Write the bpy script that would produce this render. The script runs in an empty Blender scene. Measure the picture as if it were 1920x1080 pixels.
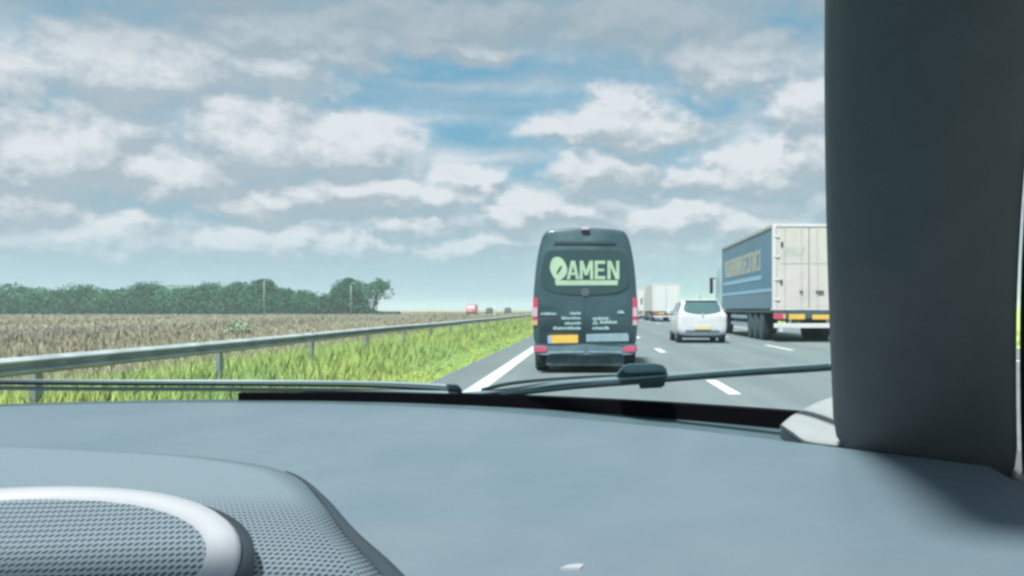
import bpy, bmesh, math, random
from mathutils import Vector, Matrix
R = math.radians
C = bpy.context.scene.collection
SC = bpy.context.scene
random.seed(4)

# ------------------------------------------------------------------ camera
CAMH = 1.15
F = 1850.0                      # focal length in pixels of a 1920 wide frame
VX, VY = 1105.0, 580.0          # where the road vanishes in the frame
cam = bpy.data.cameras.new('camera')
camo = bpy.data.objects.new('camera', cam); C.objects.link(camo)
camo.location = (0, 0, CAMH); camo.rotation_euler = (R(90), 0, 0)
cam.sensor_width = 36.0; cam.lens = F / 1920 * 36
cam.shift_x = -(VX - 960) / 1920; cam.shift_y = (VY - 540) / 1920
cam.clip_start = 0.02; cam.clip_end = 6000
SC.camera = camo

# ------------------------------------------------------------------ world, sun, exposure
SUN_EL, SUN_AZ = 62.0, 207.0    # azimuth clockwise from +Y (straight ahead)
SC.view_settings.view_transform = 'Standard'; SC.view_settings.look = 'None'
SC.view_settings.exposure = 1.05; SC.view_settings.gamma = 1.0
SC.cycles.filter_width = 2.9
SC.cycles.max_bounces = 8; SC.cycles.volume_bounces = 1; SC.cycles.transparent_max_bounces = 16
SC.cycles.use_denoising = True

wd = bpy.data.worlds.new('World'); SC.world = wd; wd.use_nodes = True
wt = wd.node_tree; wt.nodes.clear()

class NT:
    """small helper for node trees"""
    def __init__(s, tree): s.t = tree
    def n(s, typ, **kw):
        nd = s.t.nodes.new(typ)
        for k, v in kw.items(): setattr(nd, k, v)
        return nd
    def link(s, a, b): s.t.links.new(a, b)
    def put(s, sock, v):
        if isinstance(v, bpy.types.NodeSocket): s.link(v, sock)
        else: sock.default_value = v
    def m(s, op, a, b=0.0, c=None, clamp=False):
        nd = s.n('ShaderNodeMath', operation=op, use_clamp=clamp)
        s.put(nd.inputs[0], a); s.put(nd.inputs[1], b)
        if c is not None: s.put(nd.inputs[2], c)
        return nd.outputs[0]
    def vm(s, op, a, b=(0, 0, 0)):
        nd = s.n('ShaderNodeVectorMath', operation=op)
        s.put(nd.inputs[0], a); s.put(nd.inputs[1], b)
        return nd.outputs['Value'] if op in ('LENGTH', 'DOT_PRODUCT', 'DISTANCE') else nd.outputs[0]
    def sm(s, v, a, b, lo=0.0, hi=1.0):
        nd = s.n('ShaderNodeMapRange', interpolation_type='SMOOTHSTEP')
        s.put(nd.inputs['Value'], v)
        nd.inputs['From Min'].default_value = a; nd.inputs['From Max'].default_value = b
        nd.inputs['To Min'].default_value = lo; nd.inputs['To Max'].default_value = hi
        return nd.outputs[0]
    def noise(s, vec, scale, detail=4, rough=0.5, dist=0.0):
        nd = s.n('ShaderNodeTexNoise'); s.put(nd.inputs['Vector'], vec)
        nd.inputs['Scale'].default_value = scale; nd.inputs['Detail'].default_value = detail
        nd.inputs['Roughness'].default_value = rough; nd.inputs['Distortion'].default_value = dist
        return nd
    def mix(s, f, a, b):
        nd = s.n('ShaderNodeMix', data_type='RGBA')
        s.put(nd.inputs[0], f); s.put(nd.inputs[6], a); s.put(nd.inputs[7], b)
        return nd.outputs[2]
    def xyz(s, x, y, z):
        nd = s.n('ShaderNodeCombineXYZ')
        s.put(nd.inputs[0], x); s.put(nd.inputs[1], y); s.put(nd.inputs[2], z)
        return nd.outputs[0]

# cumulus banks of that day: azimuth/elevation given through tangents (x, y in 1/1850 of a radian), half sizes, weight
CLOUDS = [
    (560, 60, 230, 62, 1.0), (860, 35, 260, 60, 1.0), (1200, 40, 230, 70, 1.0), (1360, 110, 190, 62, .95),
    (500, 140, 150, 55, .85), (880, 85, 150, 32, .9),
    (500, 262, 165, 85, 1.1), (660, 262, 135, 72, 1.05), (430, 235, 110, 70, 1.0),
    (1150, 222, 120, 62, 1.05), (1070, 245, 110, 40, .9), (1235, 240, 110, 45, .9),
    (1440, 305, 140, 60, 1.1), (1560, 290, 130, 70, 1.0), (1320, 335, 110, 34, .9), (1510, 190, 80, 70, .95),
    (870, 330, 75, 48, 1.05), (730, 370, 200, 42, 1.0), (520, 375, 170, 38, 1.0),
    (1130, 325, 120, 46, .95), (985, 385, 85, 34, 1.1), (940, 415, 80, 30, 1.0), (1090, 395, 90, 34, .8),
    (1250, 412, 110, 42, 1.05), (1370, 430, 130, 36, .9),
    (470, 448, 135, 42, 1.1), (660, 462, 120, 26, .95), (880, 462, 140, 26, .85), (560, 420, 160, 24, .6),
    (1490, 440, 130, 40, .85), (760, 425, 140, 22, .7),
    (250, 110, 220, 90, 1.0), (120, 270, 200, 90, 1.05), (300, 330, 160, 60, 1.0), (180, 440, 200, 48, 1.0), (20, 380, 150, 50, .9),
    (1700, 120, 200, 80, 1.0), (1760, 380, 220, 70, 1.0), (1900, 240, 160, 80, 1.0), (-150, 250, 200, 120, 1.0), (-250, 90, 300, 90, 1.0),
    (300, -90, 420, 90, 1.0), (950, -120, 420, 110, 1.0), (1600, -80, 380, 80, 1.0),
]
# the gaps through which the blue shows, stretched along the horizon
GAPS = [(840, 128, 260, 30, 1.0), (700, 178, 180, 34, .8), (950, 195, 330, 34, .8), (1310, 198, 110, 26, 1.0), (890, 250, 130, 36, 1.0), (985, 315, 95, 30, .9),
        (1490, 38, 60, 42, .9), (935, 372, 50, 26, .7), (1290, 290, 70, 26, .5), (1050, 140, 160, 24, .6), (60, 190, 160, 30, .7), (1720, 250, 160, 40, .8)]
def cloud_group():
    g = bpy.data.node_groups.new('cloud_cover', 'ShaderNodeTree')
    g.interface.new_socket('Vector', in_out='INPUT', socket_type='NodeSocketVector')
    g.interface.new_socket('Density', in_out='OUTPUT', socket_type='NodeSocketFloat')
    q = NT(g)
    gi = q.n('NodeGroupInput'); go = q.n('NodeGroupOutput')
    v = gi.outputs[0]
    st = q.vm('MULTIPLY', v, (1.0, 1.45, 1.0))
    w1 = q.noise(st, 10.0, 3, .6)
    warp = q.vm('MULTIPLY', q.vm('SUBTRACT', w1.outputs['Color'], (.5, .5, .5)), (.10, .06, 0))
    w2 = q.noise(st, 34.0, 3, .6)
    warp2 = q.vm('MULTIPLY', q.vm('SUBTRACT', w2.outputs['Color'], (.5, .5, .5)), (.036, .028, 0))
    p = q.vm('ADD', q.vm('ADD', v, warp), warp2)
    acc = None
    for (px, py, rx, ry, w) in CLOUDS:
        a = math.atan((px - VX) / F); e = math.atan((VY - py) / F * math.cos(a))
        d = q.vm('LENGTH', q.vm('MULTIPLY', q.vm('SUBTRACT', p, (a, e, 0)), (F / (rx * 1.2), F / (ry * 1.2), 0)))
        f = q.sm(d, 1.35, .05, 0, w)
        acc = f if acc is None else q.m('SMOOTH_MAX', acc, f, .12)
    fb = q.noise(st, 19.0, 7, .66).outputs['Fac']
    s = q.m('ADD', acc, q.m('MULTIPLY', q.m('SUBTRACT', fb, .5), .95))
    q.link(s, go.inputs[0])
    return g
CG = cloud_group()
q = NT(wt)
tc = q.n('ShaderNodeTexCoord')
D = tc.outputs['Generated']
sp = q.n('ShaderNodeSeparateXYZ'); q.link(D, sp.inputs[0])
az = q.m('ARCTAN2', sp.outputs[0], sp.outputs[1]); el = q.m('ARCSINE', sp.outputs[2])
def dens(de, da=0.0):
    nd = q.n('ShaderNodeGroup'); nd.node_tree = CG
    q.link(q.xyz(q.m('ADD', az, da), q.m('ADD', el, de), 0.0), nd.inputs[0])
    return nd.outputs[0]
d0 = dens(0.0); d1 = dens(.011, -.005); d2 = dens(.05)
# the rest of the sky, all round and overhead
lf = q.noise(q.vm('MULTIPLY', D, (1, 1, 2.0)), 2.6, 6, .6).outputs['Fac']
rest = q.sm(lf, .38, .66, 0.0, 1.15)
away = q.sm(sp.outputs[1], .80, .62)                       # 0 ahead, 1 elsewhere
high = q.sm(el, .36, .46)
away = q.m('MAXIMUM', away, high)
cov = q.m('MAXIMUM', q.m('MULTIPLY', d0, q.m('SUBTRACT', 1.0, away)), q.m('MULTIPLY', rest, away))
alpha = q.sm(cov, .04, .72)
gw = q.noise(q.xyz(q.m('MULTIPLY', az, 9.0), q.m('MULTIPLY', el, 20.0), .3), 1.0, 5, .6)
gp_ = q.vm('ADD', q.xyz(az, el, 0.0), q.vm('MULTIPLY', q.vm('SUBTRACT', gw.outputs['Color'], (.5, .5, .5)), (.10, .035, 0)))
gap = None
for (px, py, rx, ry, w) in GAPS:
    a_ = math.atan((px - VX) / F); e_ = math.atan((VY - py) / F * math.cos(a_))
    f_ = q.sm(q.vm('LENGTH', q.vm('MULTIPLY', q.vm('SUBTRACT', gp_, (a_, e_, 0)), (F / rx, F / ry, 0))), 1.25, .25, 0, w)
    gap = f_ if gap is None else q.m('MAXIMUM', gap, f_)
vn = q.noise(q.xyz(q.m('MULTIPLY', az, 5.0), q.m('MULTIPLY', el, 17.0), .7), 1.0, 6, .6).outputs['Fac']
veil = q.m('MULTIPLY', q.sm(vn, .30, .62, .30, .85), q.m('SUBTRACT', 1.0, gap))
cum = alpha
alpha = q.m('MAXIMUM', alpha, veil)
mott = q.noise(q.xyz(az, q.m('MULTIPLY', el, 1.5), 0.0), 42.0, 6, .62).outputs['Fac']
# tops towards the sun are bright, undersides grey
rim = q.m('ADD', q.m('MULTIPLY', q.m('SUBTRACT', d0, d1), 1.5), q.m('MULTIPLY', q.m('SUBTRACT', d0, d2), .55))
lit = q.m('ADD', rim, .47, clamp=True)
lit = q.m('ADD', lit, q.m('MULTIPLY', q.m('SUBTRACT', 1.0, cum), .45), clamp=True)
lit = q.m('ADD', lit, q.m('MULTIPLY', q.m('SUBTRACT', mott, .5), .55), clamp=True)
lit = q.m('MAXIMUM', lit, .24)
lit = q.m('MULTIPLY', lit, q.sm(el, .285, .205, .25, 1.0))
sky = q.n('ShaderNodeTexSky', sky_type='NISHITA')
sky.sun_disc = False; sky.sun_elevation = R(SUN_EL); sky.sun_rotation = R(SUN_AZ)
sky.air_density = 1.0; sky.dust_density = 1.0; sky.ozone_density = 1.0
SKYK = 0.10
grey = (1.62, 2.0, 2.32, 1); white = (3.95, 3.85, 4.02, 1)
ccol = q.mix(lit, grey, white)
streak = q.noise(q.xyz(q.m('MULTIPLY', az, 5.0), q.m('MULTIPLY', el, 46.0), 0.0), 1.0, 4, .55).outputs['Fac']
skyc = q.mix(q.sm(streak, .42, .75, .0, .55), q.mix(.82, sky.outputs[0], (.62, 1.68, 2.35, 1)), (1.75, 2.35, 2.75, 1))
col = q.mix(alpha, skyc, ccol)
low = q.sm(el, .10, .0, 0.0, .93)
col = q.mix(low, col, (2.3, 3.1, 3.55, 1))
bg = q.n('ShaderNodeBackground'); q.link(col, bg.inputs[0]); bg.inputs[1].default_value = SKYK
wo = q.n('ShaderNodeOutputWorld'); q.link(bg.outputs[0], wo.inputs[0])

sun = bpy.data.lights.new('sun', 'SUN'); suno = bpy.data.objects.new('sun', sun); C.objects.link(suno)
sun.energy = 3.6; sun.angle = R(6.0); sun.color = (1.0, .965, .91)
sdir = Vector((math.sin(R(SUN_AZ)) * math.cos(R(SUN_EL)), math.cos(R(SUN_AZ)) * math.cos(R(SUN_EL)), math.sin(R(SUN_EL))))
suno.rotation_euler = sdir.to_track_quat('Z', 'Y').to_euler(); suno.location = (0, -20, 60)

# ------------------------------------------------------------------ materials
def mat(name, col, rough=.6, metal=0.0, spec=.5, var=0.0, scale=6.0, bump=0.0, bscale=60.0, coat=0.0, emit=None, wear=None):
    m = bpy.data.materials.new(name); m.use_nodes = True
    k = NT(m.node_tree); b = m.node_tree.nodes['Principled BSDF']
    b.inputs['Roughness'].default_value = rough; b.inputs['Metallic'].default_value = metal
    b.inputs['Specular IOR Level'].default_value = spec; b.inputs['Coat Weight'].default_value = coat
    b.inputs['Coat Roughness'].default_value = .08
    c = (*col, 1)
    if var or bump or wear:
        t = k.n('ShaderNodeTexCoord').outputs['Object']
    if var:
        n = k.noise(t, scale, 5, .6).outputs['Fac']
        c2 = tuple(max(0, x * (1 - var)) for x in col) + (1,); c3 = tuple(min(1, x * (1 + var)) for x in col) + (1,)
        o = k.mix(k.sm(n, .3, .7), c2, c3)
        if wear:
            n2 = k.noise(t, wear[1], 4, .65).outputs['Fac']
            o = k.mix(k.sm(n2, .52, .72, 0, wear[2]), o, (*wear[0], 1))
        k.link(o, b.inputs['Base Color'])
        k.link(k.sm(n, .2, .8, max(.02, rough - .08), min(1, rough + .08)), b.inputs['Roughness'])
    else:
        b.inputs['Base Color'].default_value = c
    if bump:
        n = k.noise(t, bscale, 3, .6).outputs['Fac']
        bp = k.n('ShaderNodeBump'); bp.inputs['Strength'].default_value = bump; bp.inputs['Distance'].default_value = .01
        k.link(n, bp.inputs['Height']); k.link(bp.outputs[0], b.inputs['Normal'])
    if emit:
        b.inputs['Emission Color'].default_value = (*col, 1); b.inputs['Emission Strength'].default_value = emit
    return m

def asphalt():
    m = bpy.data.materials.new('asphalt'); m.use_nodes = True
    k = NT(m.node_tree); b = m.node_tree.nodes['Principled BSDF']
    t = k.n('ShaderNodeTexCoord').outputs['Object']
    n1 = k.noise(k.vm('MULTIPLY', t, (1, .06, 1)), 2.2, 5, .6).outputs['Fac']      # tyre-worn streaks along the lanes
    n2 = k.noise(t, .35, 4, .6).outputs['Fac']
    n3 = k.noise(t, 42.0, 3, .7).outputs['Fac']
    a = k.mix(k.sm(n1, .3, .7), (.135, .168, .174, 1), (.165, .198, .204, 1))
    a = k.mix(k.sm(n2, .35, .7, 0, .5), a, (.12, .152, .158, 1))
    a = k.mix(k.sm(n3, .45, .7, 0, .35), a, (.24, .26, .26, 1))
    sx = k.n('ShaderNodeSeparateXYZ'); k.link(t, sx.inputs[0])
    tr = k.m('COSINE', k.m('MULTIPLY', k.m('SUBTRACT', sx.outputs[0], .95), 2 * math.pi / 1.84))
    a = k.mix(k.m('MULTIPLY', k.sm(tr, .1, 1.0, 0, .5), k.sm(n1, .25, .6)), a, (.108, .138, .144, 1))
    jo = k.sm(k.m('ABSOLUTE', k.m('SUBTRACT', k.m('ADD', sx.outputs[0], k.m('MULTIPLY', n2, .05)), 3.86)), .03, .012)
    a = k.mix(k.m('MULTIPLY', jo, .6), a, (.06, .075, .08, 1))
    sh = k.sm(sx.outputs[0], -1.82, -1.86)
    a = k.mix(k.m('MULTIPLY', sh, .35), a, (.10, .12, .125, 1))
    k.link(a, b.inputs['Base Color']); b.inputs['Roughness'].default_value = .82
    bp = k.n('ShaderNodeBump'); bp.inputs['Strength'].default_value = .35; bp.inputs['Distance'].default_value = .006
    k.link(n3, bp.inputs['Height']); k.link(bp.outputs[0], b.inputs['Normal'])
    return m
def paint_mat():
    m = bpy.data.materials.new('road_paint'); m.use_nodes = True
    k = NT(m.node_tree); b = m.node_tree.nodes['Principled BSDF']
    t = k.n('ShaderNodeTexCoord').outputs['Object']
    n = k.noise(t, 7.0, 5, .7).outputs['Fac']
    k.link(k.mix(k.sm(n, .42, .72, 0, .55), (.62, .64, .63, 1), (.3, .33, .33, 1)), b.inputs['Base Color'])
    b.inputs['Roughness'].default_value = .6
    return m
def ground_mat():
    m = bpy.data.materials.new('meadow_soil'); m.use_nodes = True
    k = NT(m.node_tree); b = m.node_tree.nodes['Principled BSDF']
    t = k.n('ShaderNodeTexCoord').outputs['Object']
    sx = k.n('ShaderNodeSeparateXYZ'); k.link(t, sx.inputs[0])
    wob = k.m('ADD', sx.outputs[0], k.m('MULTIPLY', k.m('SUBTRACT', k.noise(t, .6, 3).outputs['Fac'], .5), 2.0))
    n1 = k.noise(t, .9, 6, .65).outputs['Fac']; n2 = k.noise(t, .07, 4, .6).outputs['Fac']
    green = k.mix(k.sm(n1, .3, .7), (.31, .50, .155, 1), (.42, .54, .145, 1))
    dry = k.mix(k.sm(n1, .3, .7), (.30, .27, .19, 1), (.325, .295, .21, 1))
    dry = k.mix(k.sm(n2, .45, .65, 0, .6), dry, (.28, .30, .17, 1))
    f = k.sm(wob, -7.0, -5.4)                               # dry grass beyond the crash barrier, mown verge before it
    k.link(k.mix(f, dry, green), b.inputs['Base Color']); b.inputs['Roughness'].default_value = .95
    b.inputs['Specular IOR Level'].default_value = .15
    return m
def blade_mat(name, c1, c2, c3, scale, sward=False):
    m = bpy.data.materials.new(name); m.use_nodes = True
    k = NT(m.node_tree); b = m.node_tree.nodes['Principled BSDF']
    t = k.n('ShaderNodeTexCoord').outputs['Object']
    n1 = k.noise(k.vm('MULTIPLY', t, (1, .45, .3)), scale, 4, .6).outputs['Fac']
    n2 = k.noise(t, scale * 9, 2, .5).outputs['Fac']
    c = k.mix(k.sm(n1, .35, .65), (*c1, 1), (*c2, 1)); c = k.mix(k.sm(n2, .45, .75, 0, .6), c, (*c3, 1))
    k.link(c, b.inputs['Base Color']); b.inputs['Roughness'].default_value = .7; b.inputs['Specular IOR Level'].default_value = .2
    if sward:
        g_ = k.n('ShaderNodeNewGeometry').outputs['Normal']
        nn = k.vm('NORMALIZE', k.vm('ADD', k.vm('MULTIPLY', g_, (.25, .25, .25)), (0, 0, 1)))
        k.link(nn, b.inputs['Normal'])
    return m
def leaf_mat(name, c1, c2, scale=.6):
    return blade_mat(name, c1, c2, tuple(x * 1.5 for x in c2), scale)
def dash_mat():
    m = bpy.data.materials.new('dash_plastic'); m.use_nodes = True
    k = NT(m.node_tree); b = m.node_tree.nodes['Principled BSDF']
    t = k.n('ShaderNodeTexCoord').outputs['Object']
    n = k.noise(t, 7.0, 5, .6).outputs['Fac']
    k.link(k.mix(k.sm(n, .3, .7), (.110, .155, .188, 1), (.130, .173, .204, 1)), b.inputs['Base Color'])
    g = k.noise(t, 520.0, 3, .7).outputs['Fac']
    bp = k.n('ShaderNodeBump'); bp.inputs['Strength'].default_value = .55; bp.inputs['Distance'].default_value = .0006
    k.link(g, bp.inputs['Height']); k.link(bp.outputs[0], b.inputs['Normal'])
    k.link(k.sm(k.noise(t, 16.0, 5, .65).outputs['Fac'], .2, .8, .40, .46), b.inputs['Roughness'])
    b.inputs['Specular IOR Level'].default_value = .6
    return m
def mesh_mat():
    m = bpy.data.materials.new('speaker_mesh'); m.use_nodes = True
    k = NT(m.node_tree); b = m.node_tree.nodes['Principled BSDF']
    t = k.n('ShaderNodeTexCoord').outputs['Object']
    s = k.n('ShaderNodeSeparateXYZ'); k.link(t, s.inputs[0])
    P = 2 * math.pi / .0080
    yy = k.m('MULTIPLY', s.outputs[1], .42)
    a = k.m('SINE', k.m('MULTIPLY', k.m('ADD', s.outputs[0], yy), P))
    c = k.m('SINE', k.m('MULTIPLY', k.m('SUBTRACT', s.outputs[0], yy), P))
    d = k.sm(k.m('MULTIPLY', a, c), .05, .5)
    fade = k.sm(s.outputs[1], .80, .70)                      # the holes stop before the smooth far end of the cover
    d = k.m('MULTIPLY', d, fade)
    k.link(k.mix(d, (.15, .195, .225, 1), (.02, .045, .06, 1)), b.inputs['Base Color'])
    k.link(k.m('ADD', k.m('MULTIPLY', d, .4), .45), b.inputs['Roughness'])
    k.link(k.m('MULTIPLY', k.m('SUBTRACT', 1.0, d), .6), b.inputs['Specular IOR Level'])
    return m
def pane_mat():
    m = bpy.data.materials.new('windscreen_glass'); m.use_nodes = True
    t = m.node_tree; t.nodes.clear()
    a = t.nodes.new('ShaderNodeBsdfTransparent'); a.inputs[0].default_value = (.905, .985, .995, 1)
    o = t.nodes.new('ShaderNodeOutputMaterial'); t.links.new(a.outputs[0], o.inputs[0])
    return m

M = dict(
    asphalt=asphalt(), paint=paint_mat(), ground=ground_mat(), dash=dash_mat(), mesh=mesh_mat(), pane=pane_mat(),
    verge=blade_mat('verge_grass', (.31, .51, .16), (.43, .55, .14), (.44, .52, .20), .5, True),
    dry=blade_mat('dry_grass', (.305, .275, .195), (.33, .30, .215), (.285, .305, .175), .22, True),
    rail=mat('galvanised_steel', (.33, .375, .385), .8, .0, var=.2, scale=3.0),
    post=mat('post_steel', (.26, .30, .28), .55, .3, var=.2),
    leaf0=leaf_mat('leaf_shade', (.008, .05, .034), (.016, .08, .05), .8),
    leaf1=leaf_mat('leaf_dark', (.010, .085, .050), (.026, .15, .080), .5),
    leaf2=leaf_mat('leaf_mid', (.018, .11, .06), (.045, .19, .095), .6),
    leaf3=leaf_mat('leaf_pale', (.24, .31, .20), (.29, .36, .25), 1.2),
    bark=mat('bark', (.07, .06, .045), .9, var=.3, scale=8),
    van=mat('van_paint', (.035, .075, .092), .34, .1, coat=.5, var=.12, scale=2.0),
    vglass=mat('van_window', (.022, .056, .060), .2, 0, coat=.6),
    seam=mat('seam_black', (.02, .045, .05), .7),
    vbump=mat('bumper_plastic', (.10, .165, .195), .5, var=.15),
    vlip=mat('step_plate', (.25, .35, .40), .42, .1, var=.12),
    red=mat('red_lens', (.52, .06, .12), .25, coat=.4), redd=mat('red_reflector', (.52, .08, .16), .3, coat=.3),
    lens=mat('clear_lens', (.52, .38, .42), .2, coat=.5), amber=mat('amber_lens', (.55, .36, .18), .3, coat=.3),
    plate=mat('plate_yellow', (.72, .45, .08), .5, var=.06), plate2=mat('plate_pale', (.66, .56, .30), .5, var=.06), eu=mat('plate_blue', (.30, .38, .55), .5), ink=mat('plate_ink', (.08, .07, .04), .6),
    decal=mat('decal_green', (.33, .46, .33), .55, var=.08, scale=5), decal2=mat('decal_pale', (.32, .47, .48), .55),
    tyre=mat('tyre_rubber', (.04, .07, .075), .85, var=.2), rim=mat('wheel_rim', (.35, .37, .39), .4, .6),
    under=mat('underbody', (.06, .10, .11), .85, var=.3),
    cwhite=mat('white_car_paint', (.60, .60, .63), .32, coat=.5, var=.03), cglass=mat('car_glass', (.06, .12, .13), .16, coat=.6),
    clight=mat('tail_lamp_pale', (.55, .34, .38), .3, coat=.4),
    twhite=mat('trailer_white', (.60, .57, .60), .5, var=.07, scale=1.2, wear=((.46, .44, .44), 2.5, .5)),
    tdoor=mat('trailer_door', (.55, .51, .49), .5, var=.06, scale=.9, wear=((.43, .43, .39), 2.0, .5)),
    tgrey=mat('trailer_lines', (.42, .45, .42), .6), tletter=mat('door_letters', (.40, .46, .44), .6),
    cream=mat('curtain_letters', (.37, .385, .33), .6, var=.15, scale=2.0),
    cstripe=mat('curtain_stripe', (.28, .48, .62), .55), chassis=mat('chassis_dark', (.05, .085, .10), .7, var=.2),
    cab=mat('cab_paint', (.42, .55, .60), .4, coat=.3), black=mat('black_plastic', (.018, .02, .022), .6),
    farwhite=mat('far_trailer_white', (.60, .60, .61), .55, var=.06), farcream=mat('far_trailer_cream', (.58, .56, .50), .55, var=.06),
    carred=mat('red_paint', (.40, .09, .08), .4, coat=.3), cardark=mat('dark_paint', (.04, .05, .06), .35, coat=.3),
    frit=mat('frit_black', (.004, .0035, .006), .9, spec=.1),
    lip=mat('vent_strip', (.06, .10, .115), .6, var=.1, scale=20), groove=mat('groove_dark', (.02, .035, .045), .7),
    wiper=mat('wiper_black', (.014, .034, .038), .55, var=.2, scale=30), wiperg=mat('wiper_arm_grey', (.20, .27, .30), .42, .2),
    trim=mat('pillar_fabric', (.27, .285, .295), .8, var=.06, scale=40, bump=.2, bscale=500), silver=mat('silver_ring', (.33, .36, .39), .5, .0),
    lining=mat('pillar_lining', (.10, .115, .125), .75, var=.08, scale=30, bump=.25, bscale=700),
    liner=mat('headliner', (.45, .45, .45), .9), own=mat('own_paint', (.12, .13, .14), .3, .3, coat=.5), dark=mat('cabin_dark', (.10, .11, .12), .7),
)
def curtain():
    m = bpy.data.materials.new('trailer_curtain'); m.use_nodes = True
    k = NT(m.node_tree); b = m.node_tree.nodes['Principled BSDF']
    t = k.n('ShaderNodeTexCoord').outputs['Object']
    s = k.n('ShaderNodeSeparateXYZ'); k.link(t, s.inputs[0])
    z = s.outputs[2]
    n = k.noise(k.vm('MULTIPLY', t, (1, .5, .25)), 1.6, 5, .6).outputs['Fac']
    blue = k.mix(k.sm(n, .3, .7), (.085, .205, .30, 1), (.105, .24, .335, 1))
    grey = (.14, .225, .29, 1)
    lowf = k.sm(z, 1.83, 1.78); topf = k.sm(z, 3.2, 3.9, 0, .7)
    c = k.mix(lowf, blue, grey); c = k.mix(topf, c, (.125, .215, .26, 1))
    k.link(c, b.inputs['Base Color']); b.inputs['Roughness'].default_value = .55
    w = k.n('ShaderNodeTexWave'); w.bands_direction = 'Y'; w.inputs['Scale'].default_value = .55; w.inputs['Distortion'].default_value = 1.5
    k.link(t, w.inputs['Vector'])
    bp = k.n('ShaderNodeBump'); bp.inputs['Strength'].default_value = .25; bp.inputs['Distance'].default_value = .03
    k.link(w.outputs['Fac'], bp.inputs['Height']); k.link(bp.outputs[0], b.inputs['Normal'])
    return m
M['curtain'] = curtain()

# ------------------------------------------------------------------ mesh helpers
def put(o, parent):
    C.objects.link(o)
    if parent is not None: o.parent = parent
    return o
class MB:
    def __init__(s): s.v = []; s.f = []
    def add(s, vs, fs):
        b = len(s.v); s.v += [tuple(p) for p in vs]; s.f += [tuple(i + b for i in f) for f in fs]; return s
    def box(s, x0, x1, y0, y1, z0, z1):
        return s.add([(x0, y0, z0), (x1, y0, z0), (x1, y1, z0), (x0, y1, z0), (x0, y0, z1), (x1, y0, z1), (x1, y1, z1), (x0, y1, z1)],
                     [(3, 2, 1, 0), (4, 5, 6, 7), (0, 1, 5, 4), (1, 2, 6, 5), (2, 3, 7, 6), (3, 0, 4, 7)])
    def loft(s, rings, cap=True, closed=True):
        n = len(rings[0]); vs = [p for r in rings for p in r]; fs = []
        for i in range(len(rings) - 1):
            for j in range(n if closed else n - 1):
                a = i * n + j; b = i * n + (j + 1) % n
                fs.append((a, b, b + n, a + n))
        if cap:
            fs.append(tuple(range(n - 1, -1, -1))); fs.append(tuple((len(rings) - 1) * n + j for j in range(n)))
        return s.add(vs, fs)
    def tube(s, pts, rad, n=8, squash=1.0):
        pts = [Vector(p) for p in pts]; rings = []
        for i, p in enumerate(pts):
            d = (pts[min(i + 1, len(pts) - 1)] - pts[max(i - 1, 0)]).normalized()
            u = d.cross(Vector((0, 0, 1)))
            u = Vector((1, 0, 0)) if u.length < 1e-4 else u.normalized()
            w = u.cross(d).normalized()
            r = rad[i] if isinstance(rad, (list, tuple)) else rad
            rings.append([p + u * math.cos(2 * math.pi * k / n) * r + w * math.sin(2 * math.pi * k / n) * r * squash for k in range(n)])
        return s.loft(rings)
    def prism(s, outline, y0, y1):
        """outline of (x, z) extruded along y"""
        return s.loft([[(x, y0, z) for x, z in outline], [(x, y1, z) for x, z in outline]])
    def wheel(s, x0, x1, y, z, r, n=28):
        e = (x1 - x0) * .12
        prof = [(x0, r * .62), (x0, r * .9), (x0 + e, r), (x1 - e, r), (x1, r * .9), (x1, r * .62)]
        rings = [[(x, y + rr * math.cos(2 * math.pi * k / n), z + rr * math.sin(2 * math.pi * k / n)) for k in range(n)] for x, rr in prof]
        return s.loft(rings)
    def disc(s, x0, x1, y, z, r, n=24):
        return s.loft([[(x, y + r * math.cos(2 * math.pi * k / n), z + r * math.sin(2 * math.pi * k / n)) for k in range(n)] for x in (x0, x1)])
    def build(s, name, m, parent=None, smooth=False, bevel=0.0, seg=2, subd=0):
        me = bpy.data.meshes.new(name); me.from_pydata(s.v, [], s.f); me.update()
        bm = bmesh.new(); bm.from_mesh(me); bmesh.ops.recalc_face_normals(bm, faces=bm.faces); bm.to_mesh(me); bm.free()
        me.materials.append(m)
        o = bpy.data.objects.new(name, me)
        if smooth:
            for p in me.polygons: p.use_smooth = True
        if bevel:
            b = o.modifiers.new('bevel', 'BEVEL'); b.width = bevel; b.segments = seg; b.limit_method = 'ANGLE'; b.angle_limit = R(40)
        if subd:
            b = o.modifiers.new('subdivision', 'SUBSURF'); b.levels = subd; b.render_levels = subd
        return put(o, parent)
def tag(o, label=None, cat=None, group=None, kind=None):
    if label: o['label'] = label
    if cat: o['category'] = cat
    if group: o['group'] = group
    if kind: o['kind'] = kind
    return o
def thing(name, label, cat, loc=(0, 0, 0), rz=0.0, group=None):
    o = bpy.data.objects.new(name, None); o.empty_display_size = .2; C.objects.link(o)
    o.location = loc; o.rotation_euler = (0, 0, rz)
    return tag(o, label, cat, group)
def copy_tree(o, parent=None):
    c = o.copy(); C.objects.link(c)
    if parent is not None: c.parent = parent
    for ch in list(o.children): copy_tree(ch, c)
    return c
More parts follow.
